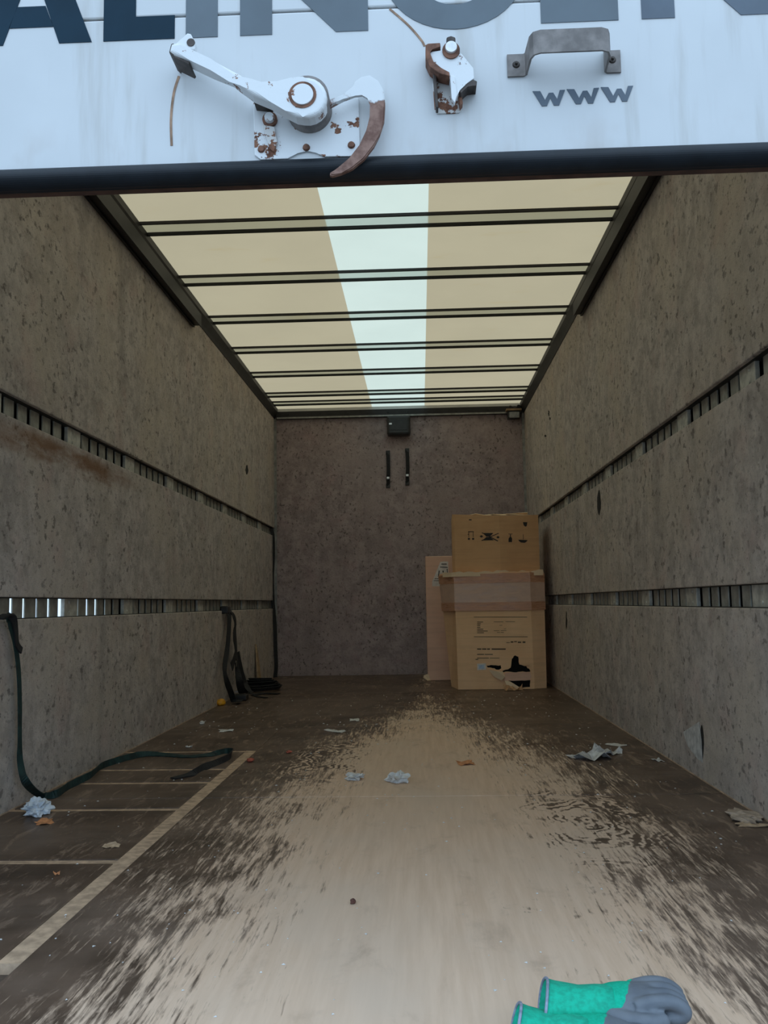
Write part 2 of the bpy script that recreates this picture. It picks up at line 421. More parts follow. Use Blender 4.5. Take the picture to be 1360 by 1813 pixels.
# gashes in the felt
def gash(wall, fn, px, py, wpx, hpx, nm='gash', jag=.25):
    pts = []
    for i in range(14):
        a = 2*math.pi*i/14
        k_ = 1-jag*random.random(); pts.append(fn(px+k_*wpx/2*math.copysign(abs(math.cos(a))**1.3, math.cos(a)), py+k_**.3*hpx/2*math.sin(a)))
    x = pts[0].x; s = -1 if x < 0 else 1
    return slab(nm, pts, 0, x-s*.0015, x+s*.01, 'tear_dark', wall)
gash(wallR, wr, 1061, 890, 7, 46); gash(wallL, wl, 437, 832, 5, 18); gash(wallR, wr, 1243, 1316, 8, 68)
for q in ((972, 732, 4, 12), (974, 741, 3, 7), (966, 772, 5, 5), (1003, 1098, 4, 36)): gash(wallR, wr, *q, nm='scuff', jag=.7)

# ---- front bulkhead (back wall in the picture)
wb_ = box('wall_back', (-1.30, 1.30), (LEN+.03, LEN+.08), (-.10, 2.62), 'skin_white')
tag(wb_, 'bulkhead at the far end lined with dark felt board', 'wall', kind='structure')
box('wall_board', (-1.215, 1.215), (LEN, LEN+.032), (0, 2.50), 'felt_back', wb_, .003)
# corner trims and header
c1 = box('trim_1', (-1.222, -1.197), (LEN-.022, LEN+.004), (0, 2.49), 'alu_dull'); tag(c1, 'aluminium corner strip behind the hanging black webbing', 'trim', kind='structure')
c2 = box('trim_2', (1.197, 1.222), (LEN-.022, LEN+.004), (0, 2.49), 'alu_dull'); tag(c2, 'aluminium corner strip below the small corner lamp', 'trim', kind='structure')
bm = bmesh.new(); add_box(bm, (-1.2, 1.2), (LEN-.03, LEN+.01), (2.485, 2.56))
hd = from_bm('trim_3', bm, 'cant_rail'); tag(hd, 'dark header rail along the top of the bulkhead', 'trim', kind='structure')
box('header_strip', (-1.19, 1.19), (LEN-.036, LEN-.028), (2.487, 2.503), 'alu_dull', hd)
for i in range(12):
    bm = bmesh.new(); x = -1.08+i*.196; cyl(bm, (x, LEN-.029, 2.53), (x, LEN-.034, 2.53), .008, .006, 8); from_bm('rivet', bm, 'track_black', hd)

# ---- roof: yellowed translucent sheets either side of a clear strip, hat-section bows, cant rails
roof = empty('ceiling', (0, Y0, 2.6)); tag(roof, 'translucent fibreglass roof with a bright clear strip down the middle', 'ceiling', kind='structure')
def flatsheet(name, x, y, z, m_, par):        # single thin skin of fibreglass
    bm = bmesh.new(); bm.faces.new([bm.verts.new((a, b, z)) for a, b in ((x[0], y[0]), (x[1], y[0]), (x[1], y[1]), (x[0], y[1]))])
    return from_bm(name, bm, m_, par)
def sheet(x, m_): return flatsheet('roof_sheet', x, (Y0, LEN+.08), 2.599, m_, roof)
sheet((-1.30, -.258), 'roof_yellowed'); sheet((-.258, .258), 'roof_clear'); sheet((.258, 1.30), 'roof_yellowed')
for yb in (1.43, 2.15, 2.87, 3.595, 4.318, 5.056, 5.79, 6.52, 7.245, 7.975, 8.33):
    b = flatsheet('roof_bow', (-1.20, 1.20), (yb-.062, yb+.062), 2.597, 'bow_sheet', roof)
    for sgn in (-1, 1):
        yf = yb+sgn*.064
        box('bow_flange', (-1.20, 1.20), (yf-.006, yf+.006), (2.584 if sgn < 0 else 2.580, 2.5985), 'cant_rail', b)
for i, s in enumerate((-1, 1)):
    X = lambda a: s*(W2-a)
    poly = [(X(-.01), 0, 2.495), (X(.004), 0, 2.495), (X(.012), 0, 2.515), (X(.033), 0, 2.560), (X(.033), 0, 2.597), (X(-.05), 0, 2.597), (X(-.05), 0, 2.515), (X(-.01), 0, 2.515)]
    r = slab('trim_%d' % (4+i), poly, 1, Y0, LEN+.01, 'cant_rail')
    tag(r, 'dark cant rail between the %s felt wall and the roof' % ('stained left' if s < 0 else 'right'), 'trim', kind='structure')
    poly = [(X(.002), 0, 2.425), (X(.016), 0, 2.425), (X(.016), 0, 2.435), (X(.052), 0, 2.435), (X(.052), 0, 2.425), (X(.058), 0, 2.425), (X(.058), 0, 2.505), (X(.052), 0, 2.505), (X(.052), 0, 2.49), (X(.002), 0, 2.49)]
    tr = slab('shutter_track', poly, 1, Y0+.06, 5.42, 'track_black', r)

# ---- rear portal
for i, s in enumerate((-1, 1)):
    q = box('trim_%d' % (6+i), tuple(sorted((s*1.18, s*1.31))), (Y0-.02, Y0+.12), (-.16, 2.62), 'sill_steel', None, .008)
    tag(q, 'steel rear portal post on the %s side' % ('left' if s < 0 else 'right'), 'trim', kind='structure')
q = box('trim_8', (-1.31, 1.31), (Y0-.02, Y0+.12), (2.602, 2.70), 'sill_steel', None, .008); tag(q, 'steel rear portal header above the shutter', 'trim', kind='structure')

# ================================================================== SHUTTER with lettering and hardware
door = empty('door_1', (0, D, 1.375)); tag(door, 'half-raised white sectional shutter with dark lettering and rusty latch', 'door', kind='structure')
zs = [1.412, 1.684, 2.10, 2.56]
for a, b in zip(zs, zs[1:]): box('door_panel', (-1.17, 1.17), (D, D+.028), (a+.0015, b-.0015), 'white_paint_door', door, .003)
box('panel_joint', (-1.17, 1.17), (D+.008, D+.02), (zs[1]-.004, zs[1]+.004), 'dark_steel', door)
# bulbous rubber seal
poly = []
for i in range(20):
    a = math.pi*(i/19)
    poly.append((0, D+.012-.026*math.sin(a), 1.4025+.0195*math.cos(a)))
poly += [(0, D+.026, 1.386), (0, D+.026, 1.416)]
slab('seal', poly, 0, -1.17, 1.17, 'seal_rubber', door)
box('seal_lip', (-1.17, 1.17), (D+.006, D+.030), (1.3835, 1.396), 'seal_lip', door)

# big cut-vinyl letters, baseline z = 1.643
U = .000963
def LX(px): return -.342+(px-183)*U
BZ = 1.643; HT = 207
def letter(polys, m_):
    bm = bmesh.new()
    for poly in polys: prism(bm, [(LX(x), 0, BZ+h*U) for x, h in poly], 1, D-.0012, D+.0005)
    return from_bm('letter', bm, m_, door)
letter([[(103, 0), (162, 0), (84, HT), (52, HT), (52, 150)], [(-58, 0), (1, 0), (52, 150), (52, HT), (22, HT)], [(11, 32), (92, 32), (77, 72), (26, 72)]], 'navy_vinyl')
letter([[(183, 0), (311, 0), (311, 44), (241, 44), (241, HT), (183, HT)]], 'navy_vinyl')
letter([[(331, 0), (388, 0), (388, HT), (331, HT)]], 'slate_vinyl')
def N(x0, m_): letter([[(x0, 0), (x0+57, 0), (x0+57, HT), (x0, HT)], [(x0+170, 0), (x0+227, 0), (x0+227, HT), (x0+170, HT)], [(x0+57, HT), (x0+57, 118), (x0+170, 0), (x0+170, 88)]], m_)
N(428, 'slate_vinyl')
outer = []; bm = bmesh.new(); n = 40; ring_ = []
for i in range(n):
    a = 2*math.pi*i/n
    ring_.append([bm.verts.new((LX(808+rx*math.cos(a)), yv, BZ+(HT/2+rz*math.sin(a))*U)) for rx, rz, yv in ((124, 108, D-.0012), (66, 62, D-.0012), (66, 62, D+.0005), (124, 108, D+.0005))])
for i in range(n):
    for j in range(4): bm.faces.new((ring_[i][j], ring_[i][(j+1) % 4], ring_[(i+1) % n][(j+1) % 4], ring_[(i+1) % n][j]))
from_bm('letter', bm, 'slate_vinyl', door)
letter([[(957, 0), (1091, 0), (1091, 44), (1014, 44), (1014, 82), (1085, 82), (1085, 124), (1014, 124), (1014, 163), (1091, 163), (1091, HT), (957, HT)]], 'slate_vinyl')
N(1131, 'steel_blue_vinyl')
# www
for k in range(3):
    px0, py0 = 943+k*60.3, 162-k*3.6
    bm = bmesh.new()
    pts = [(0, 0), (13.5, 0), (22, 15.5), (28.5, 3), (36.5, 2.6), (43.5, 14), (48, -2), (57.5, -2.5), (47, 25), (38, 25.3), (31.5, 12), (25.5, 26), (16.5, 26.5)]
    prism(bm, [dr(px0+a, py0+b) for a, b in pts], 1, D-.0012, D+.0005)
    from_bm('letter', bm, 'steel_blue_vinyl', door)
# rust runs below the lever end and above the catch
def run(pts, w):
    bm = bmesh.new(); P = [dr(*q) for q in pts]
    for p_ in P: p_.y = D-.0004
    ribbon(bm, P, w, [Vector((1, 0, .2))]*len(P), .0012, 6); from_bm('rust_run', bm, 'rust_run', door)
run([(317, 135), (308, 165), (303, 210), (304, 258)], .004); run([(690, 16), (722, 44), (745, 70), (752, 82)], .0035)

c1p = lambda X, Y, o=0.0: dr(280+X/3.238, 40+Y/3.238, o)
c2p = lambda X, Y, o=0.0: dr(700+X/3.091, 40+Y/3.091, o)
# --- lever latch
pl = [c1p(*q) for q in ((548, 465), (1150, 440), (1160, 760), (1095, 772), (955, 775), (905, 752), (855, 738), (800, 752), (745, 786), (590, 792), (555, 765))]
plate = slab('latch_plate', pl, 1, D-.004, D+.001, 'chipped_white', door, .0012)
for q in ((592, 727), (850, 717), (1108, 703)):
    bm = bmesh.new(); p_ = c1p(*q, .004); cyl(bm, p_, p_-Vector((0, .004, 0)), .0065, .005, 10); from_bm('screw', bm, 'rusty_steel', plate)
# hub drum: stands proud of the plate
hubo = .050
hc = c1p(850, 425, hubo)
bm = bmesh.new(); cyl(bm, (hc.x, D-.003, hc.z), (hc.x, D-hubo, hc.z), .0375, .0365, 36); from_bm('hub', bm, 'handle_grey', plate, False)
bm = bmesh.new()
# lever arm: outline in the plane of its front face, extruded towards the door
fo = hubo+.008
L = lambda X, Y: c1p(X, Y, fo)
arc = []
for i in range(13):
    a = math.radians(100-i*200/12)
    arc.append((850+118*math.cos(a), 425-118*math.sin(a)))
out = [(60, 165), (72, 118), (105, 108), (135, 128), (300, 205), (455, 285), (520, 340), (590, 362), (680, 335), (760, 315)]+arc[0:]+[(790, 535), (730, 505), (640, 452), (540, 410), (470, 360), (420, 320), (300, 272), (180, 215), (80, 180)]
lp = [L(*q) for q in out]
prism(bm, lp, 1, D-fo, D-fo+.026)
es = [e_ for e_ in bm.edges if abs(e_.verts[0].co.y-(D-fo)) < 1e-5 and abs(e_.verts[1].co.y-(D-fo)) < 1e-5]
bmesh.ops.bevel(bm, geom=es, offset=.0065, segments=4, affect='EDGES', profile=.5)
from_bm('lever', bm, 'chipped_white', plate)
bm = bmesh.new(); p_ = L(828, 415); cyl(bm, (p_.x, D-fo+.004, p_.z), (p_.x, D-fo-.0012, p_.z), .0225, .0225, 32); from_bm('pivot_ring', bm, 'rusty_steel', plate)
bm = bmesh.new(); cyl(bm, (p_.x, D-fo+.004, p_.z), (p_.x, D-fo-.0035, p_.z), .0185, .0175, 32); from_bm('pivot_cap', bm, 'chipped_white', plate)
# bent grip end of the lever running back towards the door, and the padlock lug
a0, a1 = L(62, 168), L(105, 190)
gp = [L(60, 165), L(72, 118), L(86, 112), L(90, 150), L(84, 186)]
slab('grip_end', gp, 1, D-fo+.002, D-.004, 'dark_steel', plate, .001)
gp2 = [L(84, 186), L(90, 176), L(178, 218), L(170, 228)]
slab('grip_plate', gp2, 1, D-fo+.004, D-.012, 'dark_steel', plate)
slab('lug', [L(*q) for q in ((84, 112), (120, 80), (160, 42), (180, 46), (205, 96), (203, 135), (170, 138), (135, 128))], 1, D-fo+.008, D-fo+.024, 'chipped_white', plate, .0015)
bm = bmesh.new(); p_ = L(181, 98); cyl(bm, (p_.x, D-fo+.0095, p_.z), (p_.x, D-fo+.0065, p_.z), .0068, .0068, 14); from_bm('lug_hole', bm, 'dark_steel', plate)
# small spring catch left of the hub
bm = bmesh.new(); b0 = c1p(636, 540, .016); cyl(bm, (b0.x, D-.003, b0.z), (b0.x, D-.017, b0.z), .0088, .008, 16); from_bm('bolt', bm, 'chipped_white', plate)
bm = bmesh.new(); cyl(bm, (b0.x, D-.003, b0.z), (b0.x, D-.010, b0.z), .0125, .0125, 16); from_bm('washer', bm, 'rusty_steel', plate)
slab('spring_finger', [c1p(*q, .008) for q in ((598, 588), (668, 600), (685, 690), (662, 742), (640, 725))], 1, D-.010, D-.003, 'chipped_more', plate, .001)
slab('stop_block', [c1p(*q, .012) for q in ((550, 455), (660, 468), (655, 500), (560, 490))], 1, D-.024, D-.003, 'dark_steel', plate, .001)
# hook: arm and crescent
ho = .030
H = lambda X, Y: c1p(X, Y, ho)
hk = [(930, 440), (985, 448), (1060, 412), (1120, 372), (1128, 335), (1165, 308), (1212, 298), (1262, 330), (1292, 385), (1302, 460), (1296, 560), (1270, 640), (1238, 705), (1180, 780), (1110, 836), (1050, 862), (1000, 876), (984, 872), (986, 858), (1040, 824), (1100, 782), (1160, 705), (1200, 620), (1220, 540), (1222, 470), (1205, 428), (1170, 408), (1130, 412), (1060, 438), (985, 478), (930, 482)]
bm = bmesh.new(); prism(bm, [H(*q) for q in hk], 1, D-ho, D-ho+.009)
bmesh.ops.bevel(bm, geom=[e_ for e_ in bm.edges if all(abs(v.co.y-(D-ho)) < 1e-5 for v in e_.verts)], offset=.002, segments=2, affect='EDGES')
t = NT('hook_paint'); o = t.sep(); n = t.noise(50, 5, .65)
rm = t.rng(t.math('ADD', t.math('MULTIPLY', t.math('SUBTRACT', 1.505, o[2]), 14), n), .47, .62)
t.bsdf(t.mix(rm, (.70, .71, .71), t.mix(t.rng(n, .35, .65), (.13, .055, .035), (.27, .15, .11))), .65, 0, n, .3, .001); MT['hook_paint'] = t.m
from_bm('hook', bm, 'hook_paint', plate)

# --- catch
br = [c2p(*q) for q in ((205, 335), (235, 325), (355, 380), (370, 470), (350, 498), (228, 503), (215, 480))]
cplate = slab('catch_plate', br, 1, D-.003, D+.001, 'chipped_more', door, .001)
slab('catch_cheek', [c2p(*q) for q in ((205, 310), (222, 305), (235, 500), (222, 500))], 1, D-.020, D-.002, 'dark_steel', cplate, .001)
slab('catch_cheek', [c2p(*q) for q in ((340, 400), (356, 395), (368, 470), (352, 490))], 1, D-.016, D-.002, 'rusty_steel', cplate, .001)
co = .030
K = lambda X, Y: c2p(X, Y, co)
cam_ = [(180, 170), (200, 158), (258, 150), (272, 172), (300, 190), (340, 182), (360, 165), (395, 210), (428, 248), (432, 305), (395, 330), (350, 368), (336, 410), (318, 415), (302, 330), (298, 278), (250, 255), (205, 222)]
slab('catch_cam', [K(*q) for q in cam_], 1, D-co, D-co+.012, 'chipped_white', cplate, .0012)
slab('cam_tail', [K(*q) for q in ((350, 372), (385, 330), (425, 308), (448, 318), (444, 346), (425, 340), (395, 345), (360, 385))], 1, D-co+.001, D-.003, 'dark_steel', cplate, .001)
slab('cam_rim', [K(*q) for q in ((165, 130), (180, 122), (245, 118), (248, 140), (200, 152), (186, 172), (205, 222), (250, 255), (296, 278), (298, 300), (240, 285), (190, 250), (166, 200))], 1, D-co-.004, D-.006, 'rusty_steel', cplate, .001)
bm = bmesh.new()
kb = K(305, 146)
slab('cam_slot', [K(*q) for q in ((280, 75), (305, 66), (330, 75), (330, 150), (280, 150))], 1, D-co+.002, D-.001, 'dark_steel', cplate, .002)
cyl(bm, (kb.x, D-.003, kb.z), (kb.x, D-co-.008, kb.z), .0105, .0095, 20); from_bm('bolt', bm, 'bolt_bright', cplate)
bm = bmesh.new(); cyl(bm, (kb.x, D-co+.003, kb.z-.003), (kb.x, D-co-.003, kb.z-.003), .0145, .0145, 20); from_bm('washer', bm, 'rusty_steel', cplate)
slab('cam_finger', [K(*q) for q in ((300, 290), (325, 300), (338, 400), (325, 445), (308, 420))], 1, D-co-.003, D-co+.006, 'chipped_white', cplate, .001)

# --- grab handle: flat strip bent into a bridge
zt0, zb0 = c2p(665, 180).z, c2p(665, 300).z
xs = [c2p(X, 240).x for X in (612, 722, 1135, 1232)]
so = .062
prof = [(xs[0], .0), (xs[1]-.006, .0), (xs[1]-.001, .005), (xs[1]+.001, so-.014), (xs[1]+.005, so-.004), (xs[1]+.014, so), (xs[2]-.014, so), (xs[2]-.005, so-.004), (xs[2]-.001, so-.014), (xs[2]+.001, .005), (xs[2]+.006, .0), (xs[3], .0)]
bm = bmesh.new(); rows = []
th = .0035
zm = (zt0+zb0)/2; hh = (zt0-zb0)/2
for i, (x, o) in enumerate(prof):
    x0_, o0_ = prof[max(i-1, 0)]; x1_, o1_ = prof[min(i+1, len(prof)-1)]
    tg = Vector((x1_-x0_, o1_-o0_)).normalized(); nn = Vector((-tg.y, tg.x))
    rows.append([bm.verts.new((x+nn.x*d_, D-.0005-o-nn.y*d_, zm+zz*hh)) for d_, zz in ((0, -1), (th, -1), (th, 1), (0, 1))])
for i in range(len(rows)-1):
    for j in range(4): bm.faces.new((rows[i][j], rows[i][(j+1) % 4], rows[i+1][(j+1) % 4], rows[i+1][j]))
bm.faces.new(rows[0][::-1]); bm.faces.new(rows[-1])
hand = from_bm('grab_handle', bm, 'handle_grey', door)
for q in ((660, 238), (1185, 212)):
    p_ = c2p(*q); bm = bmesh.new(); cyl(bm, (p_.x, D-.003, p_.z), (p_.x, D-.0065, p_.z), .007, .005, 12); cyl(bm, (p_.x, D-.006, p_.z), (p_.x, D-.011, p_.z), .0025, .002, 8)
    from_bm('rivet', bm, 'dark_steel', hand)

# ================================================================== BULKHEAD FITTINGS
vent = empty('ventilator_box', (0, LEN, 2.30)); tag(vent, 'black rounded ventilator box fixed high on the dark felt bulkhead', 'ventilator')
a, b = bk(685, 740, LEN-.1), bk(727, 768, LEN-.1)
bm = bmesh.new(); add_box(bm, (a.x, b.x), (LEN-.12, LEN+.002), (b.z-.01, a.z+.02), .022); from_bm('housing', bm, 'black_plastic', vent)
bm = bmesh.new(); add_box(bm, (a.x+.03, b.x-.03), (LEN-.124, LEN-.118), (b.z+.035, a.z-.03), .002); from_bm('cover', bm, 'black_plastic', vent)
box('badge', (a.x+.022, a.x+.048), (LEN-.126, LEN-.119), (a.z-.07, a.z-.055), 'metal_bright', vent)
for px, ya, yb_, nm in ((687, 800, 862, 'left'), (721, 796, 857, 'right')):
    p0, p1 = bk(px, ya), bk(px, yb_)
    e_ = empty('pull_strap', (p1.x, LEN, p1.z)); tag(e_, 'short black pull strap on the bulkhead, the one %s the cardboard boxes' % ('farther from' if nm == 'left' else 'nearer'), 'strap', 'pull straps below the ventilator box')
    bm = bmesh.new(); d_ = Vector((0, 1, 0))
    ribbon(bm, [p0+Vector((0, -.004, 0)), p0.lerp(p1, .3)+Vector((.004, -.022, 0)), p0.lerp(p1, .6)+Vector((.006, -.026, 0)), p0.lerp(p1, .8)+Vector((.002, -.022, 0)), p1+Vector((.006, -.006, 0))], .034, [Vector((1, .25, 0))]*5, .008, 6); from_bm('webbing', bm, 'black_webbing', e_)
    q = p0.lerp(p1, .76); box('buckle', (q.x-.012, q.x+.016), (LEN-.036, LEN-.024), (q.z-.011, q.z+.011), 'metal_bright', e_, .003)
    box('anchor', (p0.x-.02, p0.x+.02), (LEN-.012, LEN+.001), (p0.z-.03, p0.z+.012), 'black_plastic', e_, .003)
    box('anchor', (p1.x-.018, p1.x+.022), (LEN-.014, LEN+.001), (p1.z-.012, p1.z+.03), 'black_plastic', e_, .003)
lamp = empty('corner_lamp', (1.12, LEN, 2.42)); tag(lamp, 'small grey lamp on a brown bracket in the upper corner of the bulkhead', 'lamp')
box('bracket', (1.04, 1.19), (LEN-.11, LEN-.028), (2.50, 2.518), 'sliver_wood', lamp, .003)
box('lamp_body', (1.055, 1.18), (LEN-.10, LEN+.001), (2.43, 2.502), 'black_plastic', lamp, .008)
box('lens', (1.068, 1.165), (LEN-.112, LEN-.098), (2.428, 2.485), 'lens_grey', lamp, .006)
bm = bmesh.new(); tube(bm, [(1.06, LEN-.05, 2.515), (1.08, LEN-.07, 2.55), (1.13, LEN-.09, 2.53), (1.16, LEN-.06, 2.56), (1.19, LEN-.05, 2.545)], .006); from_bm('cable', bm, 'black_plastic', lamp, True)

# ================================================================== CARDBOARD BOXES
def shell(name, foot, z0, z1, mat, parent, topfoot=None, hole=None, th=.006, lid=True):
    """corrugated box body: vertical faces lofted from foot to topfoot; `hole` cuts the face between foot[0] and foot[1]"""
    tf = topfoot or foot; n = len(foot); bm = bmesh.new()
    A = [bm.verts.new((x, y, z0)) for x, y in foot]; B = [bm.verts.new((x, y, z1)) for x, y in tf]
    for i in range(n):
        j = (i+1) % n
        if i == 0 and hole:
            P00, P10, P01, P11 = A[i].co, A[j].co, B[i].co, B[j].co
            loop = [A[i], A[j], B[j], B[i]]; es = []
            for k in range(4): es.append(bm.edges.get((loop[k], loop[(k+1) % 4])) or bm.edges.new((loop[k], loop[(k+1) % 4])))
            for hpoly in hole:
                hv = [bm.verts.new(((P00*(1-u)+P10*u)*(1-v)+(P01*(1-u)+P11*u)*v)) for u, v in hpoly]
                for k in range(len(hv)): es.append(bm.edges.new((hv[k], hv[(k+1) % len(hv)])))
            bmesh.ops.triangle_fill(bm, use_beauty=True, edges=es)
        else: bm.faces.new((A[i], A[j], B[j], B[i]))
    bm.faces.new(A[::-1])
    if lid: bm.faces.new(B)
    return from_bm(name, bm, mat, parent)

# lower box
LF = [(.458, 7.045), (1.045, 7.02), (1.145, 7.075), (1.16, 7.60), (.45, 7.62), (.415, 7.30)]
LT = [(.450, 7.035), (1.03, 7.01), (1.15, 7.07), (1.17, 7.60), (.40, 7.62), (.335, 7.26)]
zt = .905
lowb = empty('cardboard_box', (.8, 7.3, 0)); tag(lowb, 'big battered cardboard box with torn lower corner and tape band, below the other', 'box', 'cardboard boxes in the corner')
# face coordinates: u along the front, v up; crop5 (720,880, scale 4.533)
def uv5(X, Y):
    p_ = bk(720+X/4.533, 880+Y/4.533, 7.03); v = p_.z/zt
    xa = .458+(.450-.458)*v; xb = 1.045+(1.03-1.045)*v
    return ((p_.x-xa)/(xb-xa), v)
hole1 = [uv5(*q) for q in ((845, 1300), (872, 1272), (895, 1280), (905, 1345), (960, 1358), (992, 1395), (992, 1402), (900, 1404), (835, 1404), (780, 1408), (768, 1398), (835, 1370))]
hole2 = [uv5(*q) for q in ((640, 1355), (700, 1352), (755, 1352), (762, 1375), (735, 1388), (690, 1375), (655, 1370))]
hole3 = [uv5(*q) for q in ((790, 1480), (860, 1474), (992, 1470), (990, 1525), (905, 1530), (860, 1505))]
def jagged(poly, a=.006):
    out = []; rj = random.Random(9)
    for i in range(len(poly)):
        (u0, v0), (u1, v1) = poly[i], poly[(i+1) % len(poly)]; out.append((u0, v0))
        for k in (.33, .66): out.append((u0+(u1-u0)*k+rj.uniform(-a, a), v0+(v1-v0)*k+rj.uniform(-a, a)))
    return out
def onface(X, Y, o=.0015):
    u, v = uv5(X, Y); xa = .458+(.450-.458)*v; xb = 1.045+(1.03-1.045)*v; yv = 7.045+(7.035-7.045)*v
    return Vector((xa+(xb-xa)*u, yv-.025*u-o, v*zt))
def face_patch(nm, pts, m_, par, o=.0015, th=.0012):
    bm = bmesh.new(); A = [bm.verts.new(onface(*q, o)) for q in pts]; B = [bm.verts.new(onface(*q, o-th)) for q in pts]; n = len(A)
    bm.faces.new(A); bm.faces.new(B[::-1])
    for i in range(n): bm.faces.new((A[i], B[i], B[(i+1) % n], A[(i+1) % n]))
    return from_bm(nm, bm, m_, par)
shell('body', LF, .002, zt, 'card_tan', lowb, LT, [jagged(hole1), jagged(hole2, .004), jagged(hole3, .004)])
# tape band wrapped round the top: three courses
def band(z0, z1, off, m_, jag=0):
    bm = bmesh.new(); rows = []
    ring2 = []
    for i in range(len(LF)):
        (xa, ya), (xb, yb_) = LF[i], LF[(i+1) % len(LF)]; (ta, sa), (tb, sb) = LT[i], LT[(i+1) % len(LT)]
        for k in range(6 if i in (0, 5) else 3):
            u = k/(6 if i in (0, 5) else 3); ring2.append(((xa+(xb-xa)*u, ya+(yb_-ya)*u), (ta+(tb-ta)*u, sa+(sb-sa)*u)))
    cx_, cy_ = .8, 7.32
    def pt(q, z, o):
        v = z/zt; x = q[0][0]+(q[1][0]-q[0][0])*v; y = q[0][1]+(q[1][1]-q[0][1])*v
        d_ = Vector((x-cx_, y-cy_)).normalized(); return (x+d_.x*o, y+d_.y*o, z)
    for q in ring2:
        j1, j0 = random.uniform(-jag, jag), random.uniform(-jag, jag)
        oo = off+random.uniform(0, .003)
        rows.append([bm.verts.new(pt(q, z0+j0, oo)), bm.verts.new(pt(q, z1+j1, oo)), bm.verts.new(pt(q, z1+j1, oo-.004)), bm.verts.new(pt(q, z0+j0, oo-.004))])
    n = len(rows)
    for i in range(n):
        for j in range(4): bm.faces.new((rows[i][j], rows[i][(j+1) % 4], rows[(i+1) % n][(j+1) % 4], rows[(i+1) % n][j]))
    from_bm('tape', bm, m_, lowb)
zt_ = lambda Y: bk(720+640/4.533, 880+Y/4.533, 7.03).z
band(zt_(690), zt_(615), .007, 'parcel_tape', .004); band(zt_(845), zt_(690), .005, 'parcel_tape_pale', .002); band(zt_(912), zt_(845), .008, 'parcel_tape', .002)
# raised ragged flap edges on top
bm = bmesh.new(); P = []
for i in range(25):
    u = i/24; x = .36+.78*u; P.append((x, 7.020+(.12 if u < .1 else 0)*(1-u*10 if u < .1 else 0), zt+random.uniform(.0, .016)))
va = [bm.verts.new((x, y, zt-.03)) for x, y, z in P]; vb = [bm.verts.new(p_) for p_ in P]; vc = [bm.verts.new((x, y+.02, z)) for x, y, z in P]; vd = [bm.verts.new((x, y+.02, zt-.03)) for x, y, z in P]
for i in range(24):
    for q, r in ((va, vb), (vb, vc), (vc, vd)): bm.faces.new((q[i], q[i+1], r[i+1], r[i]))
from_bm('flap', bm, 'card_edge', lowb)
box('hole_dark_fill', (.50, 1.10), (7.10, 7.55), (.01, .80), 'tear_dark', lowb)  # black block added inside so the torn holes look dark
# torn cardboard at the hole
face_patch('torn_flap', [(905, 1270), (968, 1268), (982, 1290), (988, 1345), (935, 1352), (905, 1335)], 'card_tan', lowb, .012, .004)
face_patch('torn_flap', [(790, 1408), (990, 1404), (1000, 1440), (985, 1468), (860, 1474), (780, 1472)], 'card_pink', lowb, .006, .004)
bm = bmesh.new()
tp = [onface(660, 1385, .012), onface(720, 1395, .02), onface(770, 1400, .015), onface(790, 1440, .03), onface(760, 1470, .02), onface(700, 1440, .012)]
bm.faces.new([bm.verts.new(p_) for p_ in tp]); solid(bm, .004); from_bm('torn_flap', bm, 'card_edge', lowb)
bm = bmesh.new(); tp = [onface(785, 1470, .01), onface(830, 1478, .03), onface(915, 1530, .06), onface(880, 1535, .05), onface(800, 1505, .03)]
bm.faces.new([bm.verts.new(p_) for p_ in tp]); solid(bm, .004); from_bm('torn_flap', bm, 'card_edge', lowb)
# printed form, sticker without any code
bm = bmesh.new()
def bar(x0, x1, y, h=3):
    A = [bm.verts.new(onface(*q)) for q in ((x0, y-h/2), (x1, y-h/2), (x1, y+h/2), (x0, y+h/2))]; bm.faces.new(A)
bar(540, 965, 963, 4); bar(540, 970, 1121, 4)
for k, (w1, x2, w2) in enumerate(((48, 700, 170), (30, 0, 0), (26, 745, 22), (26, 0, 0), (50, 780, 18), (85, 700, 100), (55, 725, 55))):
    y = 1003+k*14.3; bar(566, 566+w1, y, 5)
    if w2: bar(x2, x2+w2*.45, y-2, 3); bar(x2+w2*.55, x2+w2, y-3, 3)
for x0, x1, y, h in ((566, 600, 1220, 9), (606, 640, 1220, 9), (646, 670, 1220, 9), (682, 795, 1220, 10), (566, 622, 1263, 6), (628, 692, 1263, 6), (566, 660, 1292, 5), (668, 745, 1292, 4), (553, 576, 1303, 6), (835, 856, 1163, 10), (862, 884, 1160, 7), (892, 918, 1165, 10), (930, 952, 1164, 12), (800, 828, 1168, 4)): bar(x0, x1, y, h)
solid(bm, .0006)
from_bm('print', bm, 'print_faint', lowb)
face_patch('sticker', [(566, 1338), (636, 1334), (638, 1386), (568, 1390)], 'label_white', lowb, .002, .0015)
face_patch('sticker_print', [(578, 1348), (622, 1346), (623, 1378), (580, 1380)], 'sticker_blue', lowb, .0026, .0010)

